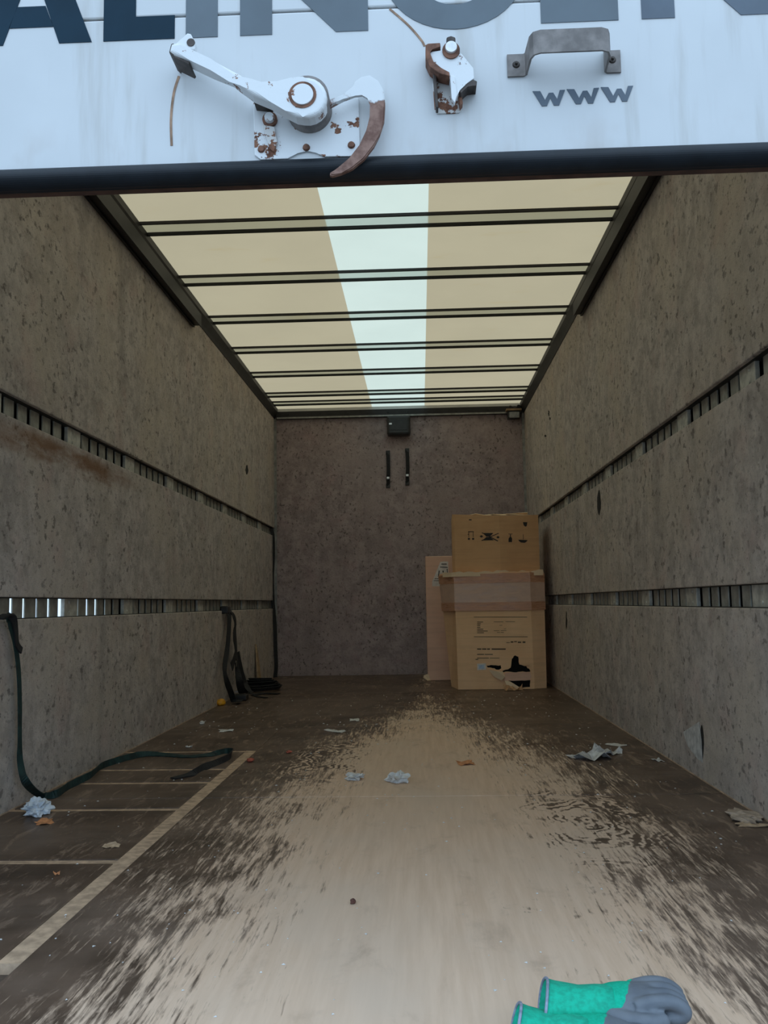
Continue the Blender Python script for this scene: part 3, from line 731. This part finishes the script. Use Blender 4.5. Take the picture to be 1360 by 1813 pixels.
# upper box standing on the lower one
upb = empty('cardboard_box', (.85, 7.35, zt)); tag(upb, 'open orange-brown cardboard box with black handling symbols, standing on the taped one', 'box', 'cardboard boxes in the corner')
yF = 7.085
A_, B_ = bk(804, 1010, yF), bk(957, 1010, yF); topz = bk(880, 911, yF).z; xm = bk(886, 1000, yF).x
UF = [(A_.x+.012, yF), (xm, yF-.03), (B_.x, yF+.03), (B_.x+.0, 7.56), (A_.x+.005, 7.58), (A_.x-.004, yF+.03)]
bm = bmesh.new()
A = [bm.verts.new((x, y, zt+.001)) for x, y in UF]
hts = [.008, -.012, -.006, -.01, .0, .012]
Bv = [bm.verts.new((x, y, topz+h)) for (x, y), h in zip(UF, hts)]
for i in range(6): bm.faces.new((A[i], A[(i+1) % 6], Bv[(i+1) % 6], Bv[i]))
bm.faces.new(A[::-1]); solid(bm, .006)
from_bm('body', bm, 'card_orange', upb)
for pts in ([(A_.x+.02, yF+.02, .0), (B_.x-.1, yF+.02, -.005), (B_.x-.12, 7.32, .012), (A_.x+.04, 7.32, .018)],
            [(B_.x-.005, yF+.04, -.008), (B_.x-.005, 7.54, -.01), (B_.x-.22, 7.5, .03), (B_.x-.25, 7.14, .012)],
            [(A_.x+.02, 7.56, .0), (B_.x-.02, 7.55, -.01), (B_.x-.06, 7.33, .022), (A_.x+.06, 7.33, .024)]):
    bm = bmesh.new(); n = 8; rows = []
    p0, p1, p2, p3 = [Vector((x, y, topz+z)) for x, y, z in pts]
    for i in range(n+1):
        u = i/n; far = p3.lerp(p2, u)+Vector((random.uniform(-.004, .004), random.uniform(-.03, .03), random.uniform(-.008, .010)))
        rows.append((bm.verts.new(p0.lerp(p1, u)), bm.verts.new(far)))
    for i in range(n): bm.faces.new((rows[i][0], rows[i+1][0], rows[i+1][1], rows[i][1]))
    solid(bm, .005); from_bm('flap', bm, 'card_edge', upb)
def upface(X, Y, o=.0012):
    p_ = bk(720+X/4.533, 880+Y/4.533, yF-.010)
    if p_.x < xm: yv = yF-.030*(p_.x-UF[0][0])/(xm-UF[0][0])
    else: yv = yF-.030+.060*(p_.x-xm)/(UF[2][0]-xm)
    return Vector((p_.x, yv-o, p_.z))
def sym(polys):
    bm = bmesh.new()
    for pts in polys: bm.faces.new([bm.verts.new(upface(*q)) for q in pts])
    solid(bm, .0006); return from_bm('symbol', bm, 'print_ink', upb)
ln = lambda x0, y0, x1, y1, h=5: [(x0+(h/2 if abs(y1-y0) > abs(x1-x0) else 0), y0-(h/2 if abs(x1-x0) >= abs(y1-y0) else 0)), (x1+(h/2 if abs(y1-y0) > abs(x1-x0) else 0), y1-(h/2 if abs(x1-x0) >= abs(y1-y0) else 0)), (x1-(h/2 if abs(y1-y0) > abs(x1-x0) else 0), y1+(h/2 if abs(x1-x0) >= abs(y1-y0) else 0)), (x0-(h/2 if abs(y1-y0) > abs(x1-x0) else 0), y0+(h/2 if abs(x1-x0) >= abs(y1-y0) else 0))]
sym([ln(495, 278, 538, 278), ln(499, 280, 499, 322, 4), ln(534, 280, 534, 322, 4), ln(492, 336, 508, 336, 14), ln(526, 336, 542, 336, 14), ln(490, 300, 498, 300, 4)])
sym([[(610, 290), (695, 290), (668, 318), (640, 318)], [(640, 322), (668, 322), (700, 348), (608, 348)], [(600, 288), (608, 285), (735, 352), (728, 357)], [(735, 290), (740, 294), (606, 352), (598, 348)], [(585, 316), (600, 306), (614, 316), (600, 327)], [(718, 324), (732, 314), (746, 324), (732, 334)]])
sym([ln(816, 297, 850, 297, 4), ln(833, 300, 833, 325, 7), [(818, 335), (826, 322), (840, 322), (847, 335), (845, 362), (817, 362)]])
sym([ln(938, 298, 938, 338, 4), [(897, 342), (975, 344), (965, 356), (950, 366), (920, 364), (905, 354)]])
sym([[(935, 200), (972, 200), (966, 232), (955, 236), (943, 226)], ])
sym([ln(500, 183, 522, 183, 8)])

# tall flat carton leaning behind
flat = empty('flat_carton', (.45, 8.0, 0)); tag(flat, 'tall narrow pinkish cardboard carton with white label standing behind the other boxes', 'box', 'cardboard boxes in the corner')
yc = 7.88
pa, pb = bk(757, 1206, yc), bk(757, 985, yc)
wdt = .48
bm = bmesh.new(); vs = add_box(bm, (0, wdt), (0, .17), (.001, pb.z), .006)
for v in bm.verts: v.co = Vector((v.co.x+pa.x+.003, v.co.y+yc+.0*v.co.z, v.co.z))
from_bm('body', bm, 'card_pink', flat)
fp = lambda X, Y, o=.001: Vector((bk(720+X/4.533, 880+Y/4.533, yc).x, yc-o, bk(720+X/4.533, 880+Y/4.533, yc).z))
def fpoly(nm, polys, m_, o=.0012):
    bm = bmesh.new()
    for pts in polys: bm.faces.new([bm.verts.new(fp(*q, o)) for q in pts])
    solid(bm, .0008); return from_bm(nm, bm, m_, flat)
fpoly('label_sheet', [[(270, 522), (300, 516), (335, 518), (336, 640), (275, 640), (275, 716), (205, 716), (206, 678), (222, 640)]], 'label_white')
fpoly('print', [ln(268, 562, 330, 565, 6), ln(262, 590, 255, 640, 8), ln(225, 655, 275, 655, 5), ln(218, 672, 275, 672, 4), ln(292, 590, 296, 625, 9), ln(325, 575, 328, 615, 6), [(280, 535), (322, 535), (322, 542), (280, 542)]], 'print_ink', .0022)
bm = bmesh.new()
q = [Vector((pa.x+.005, yc-.001, .06)), Vector((pa.x-.03, yc-.01, .05)), Vector((pa.x-.035, yc-.02, .03)), Vector((pa.x+.0, yc-.03, .004)), Vector((pa.x+.03, yc-.002, .003))]
bm.faces.new([bm.verts.new(v) for v in q]); solid(bm, .003); from_bm('torn_flap', bm, 'card_edge', flat)

# ================================================================== STRAPS
Yd, Zd, Xd = Vector((0, 1, 0)), Vector((0, 0, 1)), Vector((1, 0, 0))
e_ = empty('lashing_strap', fl(70, 1412)); tag(e_, 'dark green lashing strap hanging from the lower rail and trailing across the floor', 'strap')
bm = bmesh.new()
P = [wl(2, 1096, .006), wl(10, 1092, .012), wl(16, 1105, .02), wl(24, 1140, .018), wl(28, 1190, .014), wl(30, 1250, .014), wl(31, 1310, .016), wl(36, 1350, .03), wl(46, 1385, .05), fl(66, 1408, .012), fl(100, 1405, .016), fl(122, 1391, .014), fl(160, 1372, .020), fl(182, 1355, .014), fl(222, 1342, .014), fl(255, 1335, .012), fl(290, 1336, .008), fl(330, 1339, .006), fl(372, 1336, .008), fl(400, 1330, .010), fl(411, 1330, .016)]
Dv = [Yd, Yd, Yd, Yd, Yd, Yd, Yd, Yd+Xd*.3, Yd+Xd*.6, Yd*.4+Xd+Zd*.3, Zd+Yd*.4, Zd+Yd*.6, Zd+Yd, Zd+Yd, Zd*.9+Yd, Zd+Yd, Zd*.4+Yd, Zd*.2+Yd, Zd*.4+Yd, Zd+Yd*.5, Zd+Xd*.4]
for v in P: v.x = max(v.x, -1.196)
ribbon(bm, P, .027, Dv, .0035, 8); from_bm('webbing', bm, 'green_webbing', e_)
bm = bmesh.new()
P = [fl(411, 1331, .016), fl(406, 1340, .012), fl(385, 1350, .010), fl(362, 1358, .010), fl(340, 1370, .007), fl(305, 1378, .004)]
ribbon(bm, P, .03, [Zd+Xd*.4, Zd+Yd*.5, Yd+Zd*.4, Yd+Zd*.4, Yd+Zd*.2, Yd], .0035, 8); from_bm('webbing_tail', bm, 'black_webbing', e_)
bm = bmesh.new()
ribbon(bm, [wl(0, 1095, .03), wl(14, 1088, .034), wl(24, 1096, .034), wl(28, 1116, .03), wl(30, 1140, .028), wl(38, 1152, .03)], .024, [Yd*.5+Xd, Yd*.6+Xd, Yd+Xd*.3, Yd, Yd, Yd], .006, 6); from_bm('knot', bm, 'black_webbing', e_)

e_ = empty('webbing_strap', fl(455, 1225)); tag(e_, 'black lashing strap hooked on the lower rail with its end coiled on the floor', 'strap')
def rib(pts, w, dirs, nm='webbing', m_='black_webbing', th=.004):
    bm = bmesh.new(); ribbon(bm, pts, w, dirs if isinstance(dirs, list) else [dirs]*len(pts), th, 8); return from_bm(nm, bm, m_, e_)
cw = lambda X, Y, o: wl(360+X/7.88, 1040+Y/7.88, o)
cf = lambda X, Y, z: fl(360+X/7.88, 1040+Y/7.88, z)
rib([cw(355, 330, .012), cw(362, 420, .03), cw(358, 600, .04), cw(335, 850, .05), cw(305, 1050, .06), cw(300, 1180, .07), cw(330, 1320, .08), cw(375, 1440, .08), cf(425, 1580, .02), cf(470, 1595, .02), cf(520, 1570, .02)], .040, [Yd+Xd*.4]*6+[Yd+Xd*.6]*2+[Xd+Yd*.3]*3)
rib([cw(370, 315, .02), cw(410, 380, .04), cw(445, 470, .045), cw(445, 600, .04), cw(450, 700, .045), cw(460, 900, .055), cw(480, 1100, .06), cw(500, 1300, .08), cf(545, 1455, .05), cf(600, 1470, .03)], .055, [Yd]*7+[Yd+Xd]*3)
rib([cw(440, 600, .05), cw(430, 700, .055), cw(455, 900, .06), cw(420, 1040, .065), cw(395, 1110, .07)], .06, [Yd]*5)
rib([cw(480, 900, .05), cw(505, 1040, .06), cw(540, 1200, .07), cw(590, 1340, .09), cf(640, 1440, .06), cf(700, 1460, .05)], .045, [Yd+Xd*.4]*6)
rib([cw(450, 1050, .05), cw(455, 1200, .05), cw(470, 1330, .05), cw(500, 1420, .05)], .028, [Yd]*4)
bm = bmesh.new(); p_ = cw(300, 300, .01); add_box(bm, (p_.x-.025, p_.x+.035), (p_.y-.05, p_.y+.04), (p_.z-.035, p_.z+.02), .01); from_bm('rail_hook', bm, 'black_plastic', e_)
box('ratchet', (cf(520, 1530, .02).x-.05, cf(520, 1530, .02).x+.06), (cf(520, 1540, .02).y-.05, cf(520, 1540, .02).y+.05), (.003, .045), 'black_plastic', e_, .008)
q = cf(488, 1512, .02); box('buckle', (q.x-.02, q.x+.02), (q.y-.02, q.y+.02), (.045, .055), 'metal_bright', e_, .003)
bm = bmesh.new(); cc = cf(800, 1440, .0)
for k in range(6):
    rx, ry = .150-.014*k, .19-.022*k; pts = []; dd = []; ph = random.uniform(0, 6.28)
    for i in range(17):
        a = 2*math.pi*i/16+k*.4
        pts.append(cc+Vector((rx*math.cos(a)+.012*math.sin(2*a+ph), ry*math.sin(a), .020+.013*k+.008*math.sin(a+ph)))); dd.append(Zd+Vector((math.cos(a), math.sin(a), 0))*.9)
    ribbon(bm, pts, .036, dd, .004, 4)
from_bm('coil', bm, 'black_webbing', e_)
rib([cf(600, 1470, .02), cf(720, 1490, .008), cf(830, 1480, .006), cf(950, 1478, .006), cf(1050, 1482, .006)], .05, [Yd]*5, 'webbing_tail')
rib([cf(690, 1500, .006), cf(780, 1525, .005), cf(880, 1540, .004)], .03, [Yd]*3, 'webbing_tail')

e_ = empty('corner_strap', fl(487, 1203)); tag(e_, 'thin black strap hanging down the corner strip beside the bulkhead', 'strap')
yq = 8.46
cb = lambda px, py: Vector((bk(px, py, yq).x, yq, bk(px, py, yq).z))
rib([cb(480, 936), cb(483, 950), cb(483.5, 985), cb(482, 1020), cb(483, 1062), cb(485, 1085), cb(487, 1112), cb(488, 1150), cb(489, 1180), cb(487, 1203)+Vector((0, 0, .01))], .035, [Yd*.3+Xd]*10)

# ================================================================== SMALL THINGS ON THE FLOOR
bm = bmesh.new(); pc = wl(462, 1200, .05); pt_ = wl(462, 1138, .004)
prism(bm, [(0, pc.y-.06, .001), (0, pc.y+.06, .001), (0, pc.y+.045, pt_.z*.6), (0, pc.y-.002, pt_.z), (0, pc.y-.03, pt_.z*.7)], 0, 0, .012)
for v in bm.verts: v.co.x += -W2+.035*(1-v.co.z/pt_.z)+.002
sv = from_bm('wood_sliver', bm, 'sliver_wood'); tag(sv, 'thin tan wood sliver leaning on the felt wall above the coiled strap', 'wood sliver')

def crumple(name, loc, sx, sy, sz, mat, label, cat, seed, sub=3, amp=.55, rz=0., group=None):
    bm = bmesh.new(); bmesh.ops.create_icosphere(bm, subdivisions=sub, radius=1)
    off = Vector((seed*3.1, seed*1.7, seed*.9))
    for v in bm.verts:
        d_ = v.co.normalized(); k = 1+amp*(mnoise.noise(d_*2.2+off)+.6*mnoise.noise(d_*5+off)); v.co = d_*k
    for v in bm.verts:
        q_ = Vector((v.co.x*sx, v.co.y*sy, max(v.co.z, -.75)*sz)); c_, s_ = math.cos(rz), math.sin(rz)
        v.co = Vector((q_.x*c_-q_.y*s_, q_.x*s_+q_.y*c_, q_.z))
    zmin = min(v.co.z for v in bm.verts)
    for v in bm.verts: v.co.z -= zmin
    ob = from_bm(name, bm, mat); ob.location = (loc[0], loc[1], .0005); tag(ob, label, cat, group); return ob
def scrap(name, loc, sx, sy, mat, label, cat, seed, rz=0., group=None, curl=.006):
    rnd = random.Random(seed); bm = bmesh.new(); n = 5; rows = []
    for i in range(n+1):
        row = []
        for j in range(n+1):
            u, v = i/n-.5, j/n-.5
            if i in (0, n) or j in (0, n): u += rnd.uniform(-.11, .11); v += rnd.uniform(-.11, .11)
            x, y = u*sx, v*sy; c_, s_ = math.cos(rz), math.sin(rz)
            row.append(bm.verts.new((x*c_-y*s_, x*s_+y*c_, .001+curl*max(0, mnoise.noise(Vector((u*3+seed, v*3, seed)))+.15)*2)))
        rows.append(row)
    for i in range(n):
        for j in range(n): bm.faces.new((rows[i][j], rows[i+1][j], rows[i+1][j+1], rows[i][j+1]))
    solid(bm, .0008)
    z = min(v.co.z for v in bm.verts)
    for v in bm.verts: v.co.z -= z
    ob = from_bm(name, bm, mat); ob.location = (loc[0], loc[1], .0004); tag(ob, label, cat, group); return ob

GP = 'scraps littering the floor'
p_ = fl(66, 1442); crumple('crumpled_tissue', p_, .038, .05, .028, 'tissue_blue', 'crumpled pale blue tissue lying by the green strap', 'tissue', 2, 4, .55)
p_ = fl(78, 1457); scrap('tan_chip', p_, .05, .05, 'chip_orange', 'orange-brown scrap beside the crumpled blue tissue', 'scrap', 5, .4, GP)
p_ = fl(391, 1249); crumple('yellow_plug', p_, .032, .04, .026, 'yellow_plastic', 'small round yellow plastic plug lying at the foot of the felt wall', 'plug', 4, 3, .12)
p_ = fl(627, 1380); crumple('paper_wad', p_, .030, .030, .012, 'paper_white', 'small crumpled white paper wad on the worn boards, the flatter of two', 'paper', 8, 3, .9, .3, GP)
p_ = fl(705, 1385); crumple('paper_wad', p_, .030, .035, .020, 'paper_white', 'small crumpled white paper wad on the worn boards, the rounder of two', 'paper', 11, 3, .9, 1.2, GP)
p_ = fl(1048, 1342); scrap('plastic_film', p_, .16, .12, 'film_grey', 'torn grey plastic film lying near the right felt wall', 'film', 21, .3, GP, .03)
p_ = fl(1075, 1334); scrap('plastic_film', p_, .08, .10, 'film_grey', 'smaller torn bit of grey film beside the larger one', 'film', 25, .9, GP, .025)
p_ = fl(1091, 1319); scrap('paper_slip', p_, .055, .09, 'paper_white', 'flat white rectangular paper slip near the right felt wall', 'paper', 23, .5, GP, .003)
p_ = fl(1165, 1347); scrap('plastic_film', p_, .03, .06, 'film_grey', 'tiny grey film scrap close to the right felt wall', 'film', 24, .2, GP)
p_ = fl(628, 1275); scrap('paper_slip', p_, .05, .10, 'paper_white', 'small white paper flake just beyond the second floor joint', 'paper', 31, .1, GP)
p_ = fl(595, 1295); scrap('paper_slip', p_, .06, .12, 'paper_white', 'small white paper flake just before the second floor joint', 'paper', 33, .7, GP)
p_ = fl(400, 1294); scrap('paper_slip', p_, .075, .08, 'paper_white', 'white paper strip on the floor beyond the trailing strap end', 'paper', 34, .2, GP)
p_ = fl(358, 1282); crumple('paper_wad', p_, .016, .02, .01, 'paper_white', 'tiny white paper ball between the yellow plug and trailing strap', 'paper', 14, 2, .5, 0, GP)
p_ = fl(335, 1323); scrap('paper_slip', p_, .03, .04, 'paper_white', 'tiny white paper flake right behind the trailing strap', 'paper', 36, .2, GP)
p_ = fl(443, 1349); crumple('red_crumb', p_, .016, .02, .01, 'chip_red', 'small red crumb beside the end of the long pale joint', 'crumb', 15, 2, .4, 0, GP)
p_ = fl(512, 1333); crumple('red_crumb', p_, .014, .018, .006, 'chip_red', 'flat dull red crumb further from the long pale joint', 'crumb', 16, 2, .4, 0, GP)
p_ = fl(825, 1352); scrap('tan_chip', p_, .07, .08, 'chip_orange', 'pinkish scrap lying alone in the middle of the floor', 'scrap', 41, .3, GP)
p_ = fl(100, 1549); scrap('tan_chip', p_, .014, .010, 'chip_orange', 'small orange chip on the dark patched boards', 'scrap', 42, .3, GP)
p_ = fl(198, 1499); scrap('tan_chip', p_, .04, .035, 'chip_tan', 'pale tan wood chip on the dark patched boards', 'scrap', 43, .1, GP)
p_ = fl(625, 1600); crumple('brown_bit', p_, .007, .008, .006, 'brown_bit', 'small dark brown bit on the bare wood', 'crumb', 17, 2, .4, 0, GP)
p_ = fl(1346, 1462); scrap('wood_chip', (1.16, p_.y, 0), .09, .04, 'chip_tan', 'yellowish wood chip at the foot of the right felt wall', 'scrap', 44, -.2, GP)
p_ = fl(1330, 1452); crumple('debris_heap', (1.165, p_.y+.03, 0), .045, .08, .009, 'debris_beige', 'small heap of pale debris against the right felt wall', 'debris', 18, 3, .5)
p_ = fl(906, 1219); scrap('torn_cardboard', (p_.x, 6.93, 0), .12, .06, 'card_orange', 'torn piece of orange cardboard lying below the hole in the box', 'cardboard', 45, .2, None, .04)
# pale film stuck to the torn right wall
bm = bmesh.new()
fp_ = [wr(*q, .006) for q in ((1208, 1296), (1236, 1278), (1240, 1310), (1242, 1350), (1232, 1342), (1216, 1320))]
for v in fp_: v.x = W2-.0015
bm.faces.new([bm.verts.new(v) for v in fp_]); solid(bm, .001)
from_bm('film_remnant', bm, 'film_grey', wallR)
# fine grit
bm = bmesh.new(); rnd = random.Random(3)
for i in range(420):
    x, y = rnd.uniform(-1.18, 1.18), 1.42+5.3*rnd.random()**1.3; r = rnd.uniform(.0012, .0035)*(1+.25*(y-1.4)); a = rnd.uniform(0, 6.28)
    vs = [bm.verts.new((x+r*math.cos(a+k*2.1)*rnd.uniform(.6, 1.6), y+r*math.sin(a+k*2.1)*1.4, .0006)) for k in range(3)]; top = bm.verts.new((x, y, .0006+r*.5))
    for k in range(3): bm.faces.new((vs[k], vs[(k+1) % 3], top))
gr = from_bm('floor_grit', bm, 'paper_white'); tag(gr, 'fine pale grit and crumbs scattered over the boards', 'grit', kind='stuff')

# ================================================================== GLOVES
t = NT('glove_knit'); tc = t.n('TexCoord').outputs['Object']; o = t.sep(tc); n = t.noise(18, 3, .5, tc); f = t.noise(160, 4, .7, tc)
# local frame: +x towards the fingertips, +z back of the hand; latex dip starts past the knuckles and wraps the palm
d_ = t.math('ADD', t.math('SUBTRACT', t.math('SUBTRACT', o[0], t.math('MULTIPLY', o[1], .35)), .100), t.math('MULTIPLY', t.math('SUBTRACT', n, .5), .05))
d2 = t.math('MULTIPLY', t.math('SUBTRACT', .012, t.math('ADD', o[2], t.math('MULTIPLY', o[1], .5))), 2.0)
d_ = t.math('MAXIMUM', d_, t.math('MULTIPLY', d2, t.rng(o[0], .035, .05)))
mk = t.rng(d_, -.001, .001)
gcol = t.mix(t.rng(f, .3, .7), (.0, .33, .20), (.002, .42, .265)); kcol = t.mix(t.rng(n, .3, .7), (.085, .098, .118), (.14, .155, .175))
t.bsdf(t.mix(mk, gcol, kcol), t.mix(mk, (.85,)*3, (.6,)*3), 0, f, .3, .001, .3); MT['glove_knit'] = t.m
plain('glove_green', (.0, .38, .24), .85, 0, .2, 120)

def blob(bm, c, r, rot=0.):
    q = bmesh.ops.create_uvsphere(bm, u_segments=14, v_segments=9, radius=1); cz_, sz_ = math.cos(rot), math.sin(rot)
    for v in q['verts']:
        x, y, z = v.co.x*r[0], v.co.y*r[1], v.co.z*r[2]; v.co = Vector((c[0]+x*cz_-y*sz_, c[1]+x*sz_+y*cz_, c[2]+z))
def glove(loc, rz, label, tilt=(0, 0)):
    root = empty('work_glove', (0, 0, 0)); ORG[root.name] = Vector((0, 0, 0))
    bm = bmesh.new()
    blob(bm, (.085, 0, .026), (.058, .043, .024)); blob(bm, (.045, 0, .024), (.04, .036, .022)); blob(bm, (.115, .0, .024), (.035, .045, .024))
    for yv, ln_, bend in ((-.034, .070, .9), (-.012, .082, .95), (.012, .080, 1.), (.034, .066, .9)):
        tube(bm, [(.10, yv, .030), (.130, yv*1.0, .036), (.155, yv*.95, .034), (.172, yv*.9, .022), (.168, yv*.88, .012), (.15, yv*.85, .010)], lambda u: .0122-.0015*u, 10, 4)
        blob(bm, (.15, yv*.85, .011), (.012, .011, .010))
    tube(bm, [(.06, -.030, .02), (.085, -.050, .018), (.115, -.056, .016), (.135, -.048, .014)], lambda u: .0145-.002*u, 10, 4)
    blob(bm, (.135, -.048, .014), (.013, .0125, .0125))
    h = from_bm('hand', bm, 'glove_knit', root, True)
    m_ = h.modifiers.new('weld', 'REMESH'); m_.mode = 'VOXEL'; m_.voxel_size = .0026; m_.use_smooth_shade = True
    m2 = h.modifiers.new('soften', 'SMOOTH'); m2.factor = .5; m2.iterations = 3
    # open knitted cuff with a grey hem
    bm = bmesh.new(); rows = []; nseg = 28; prof_ = [(.070, .039, .021, .027), (.045, .040, .023, .027), (.02, .041, .022, .027), (-.005, .045, .023, .029), (-.025, .050, .026, .030), (-.038, .054, .029, .031)]
    for x, ry, rz_, zc in prof_:
        rows.append([bm.verts.new((x+(.010*math.cos(2*math.pi*j/nseg) if x < 0 else 0), ry*math.sin(2*math.pi*j/nseg)*(1+.06*math.sin(3*2*math.pi*j/nseg)), zc+rz_*math.cos(2*math.pi*j/nseg)*(1-.18*math.sin(2*2*math.pi*j/nseg)))) for j in range(nseg)])
    for i in range(len(rows)-1):
        for j in range(nseg): bm.faces.new((rows[i][j], rows[i][(j+1) % nseg], rows[i+1][(j+1) % nseg], rows[i+1][j]))
    hem = [v.co.copy() for v in rows[-1]]
    solid(bm, .0018)
    cu = from_bm('cuff', bm, 'glove_green', root, True)
    bm = bmesh.new(); tube(bm, hem+[hem[0]], .0024, 8, 2); from_bm('hem', bm, 'hem_grey', cu, True)
    root.location = loc; root.rotation_euler = (tilt[0], tilt[1], rz)
    tag(root, label, 'glove', 'pair of work gloves on the rear edge of the floor'); return root
glove((.350, 1.435, .004), math.radians(-6), 'grey and green work glove lying underneath the other at the floor edge')
glove((.402, 1.488, .022), math.radians(-5), 'green-backed work glove with grey dipped fingers lying on top of the other', (.0, -.07))
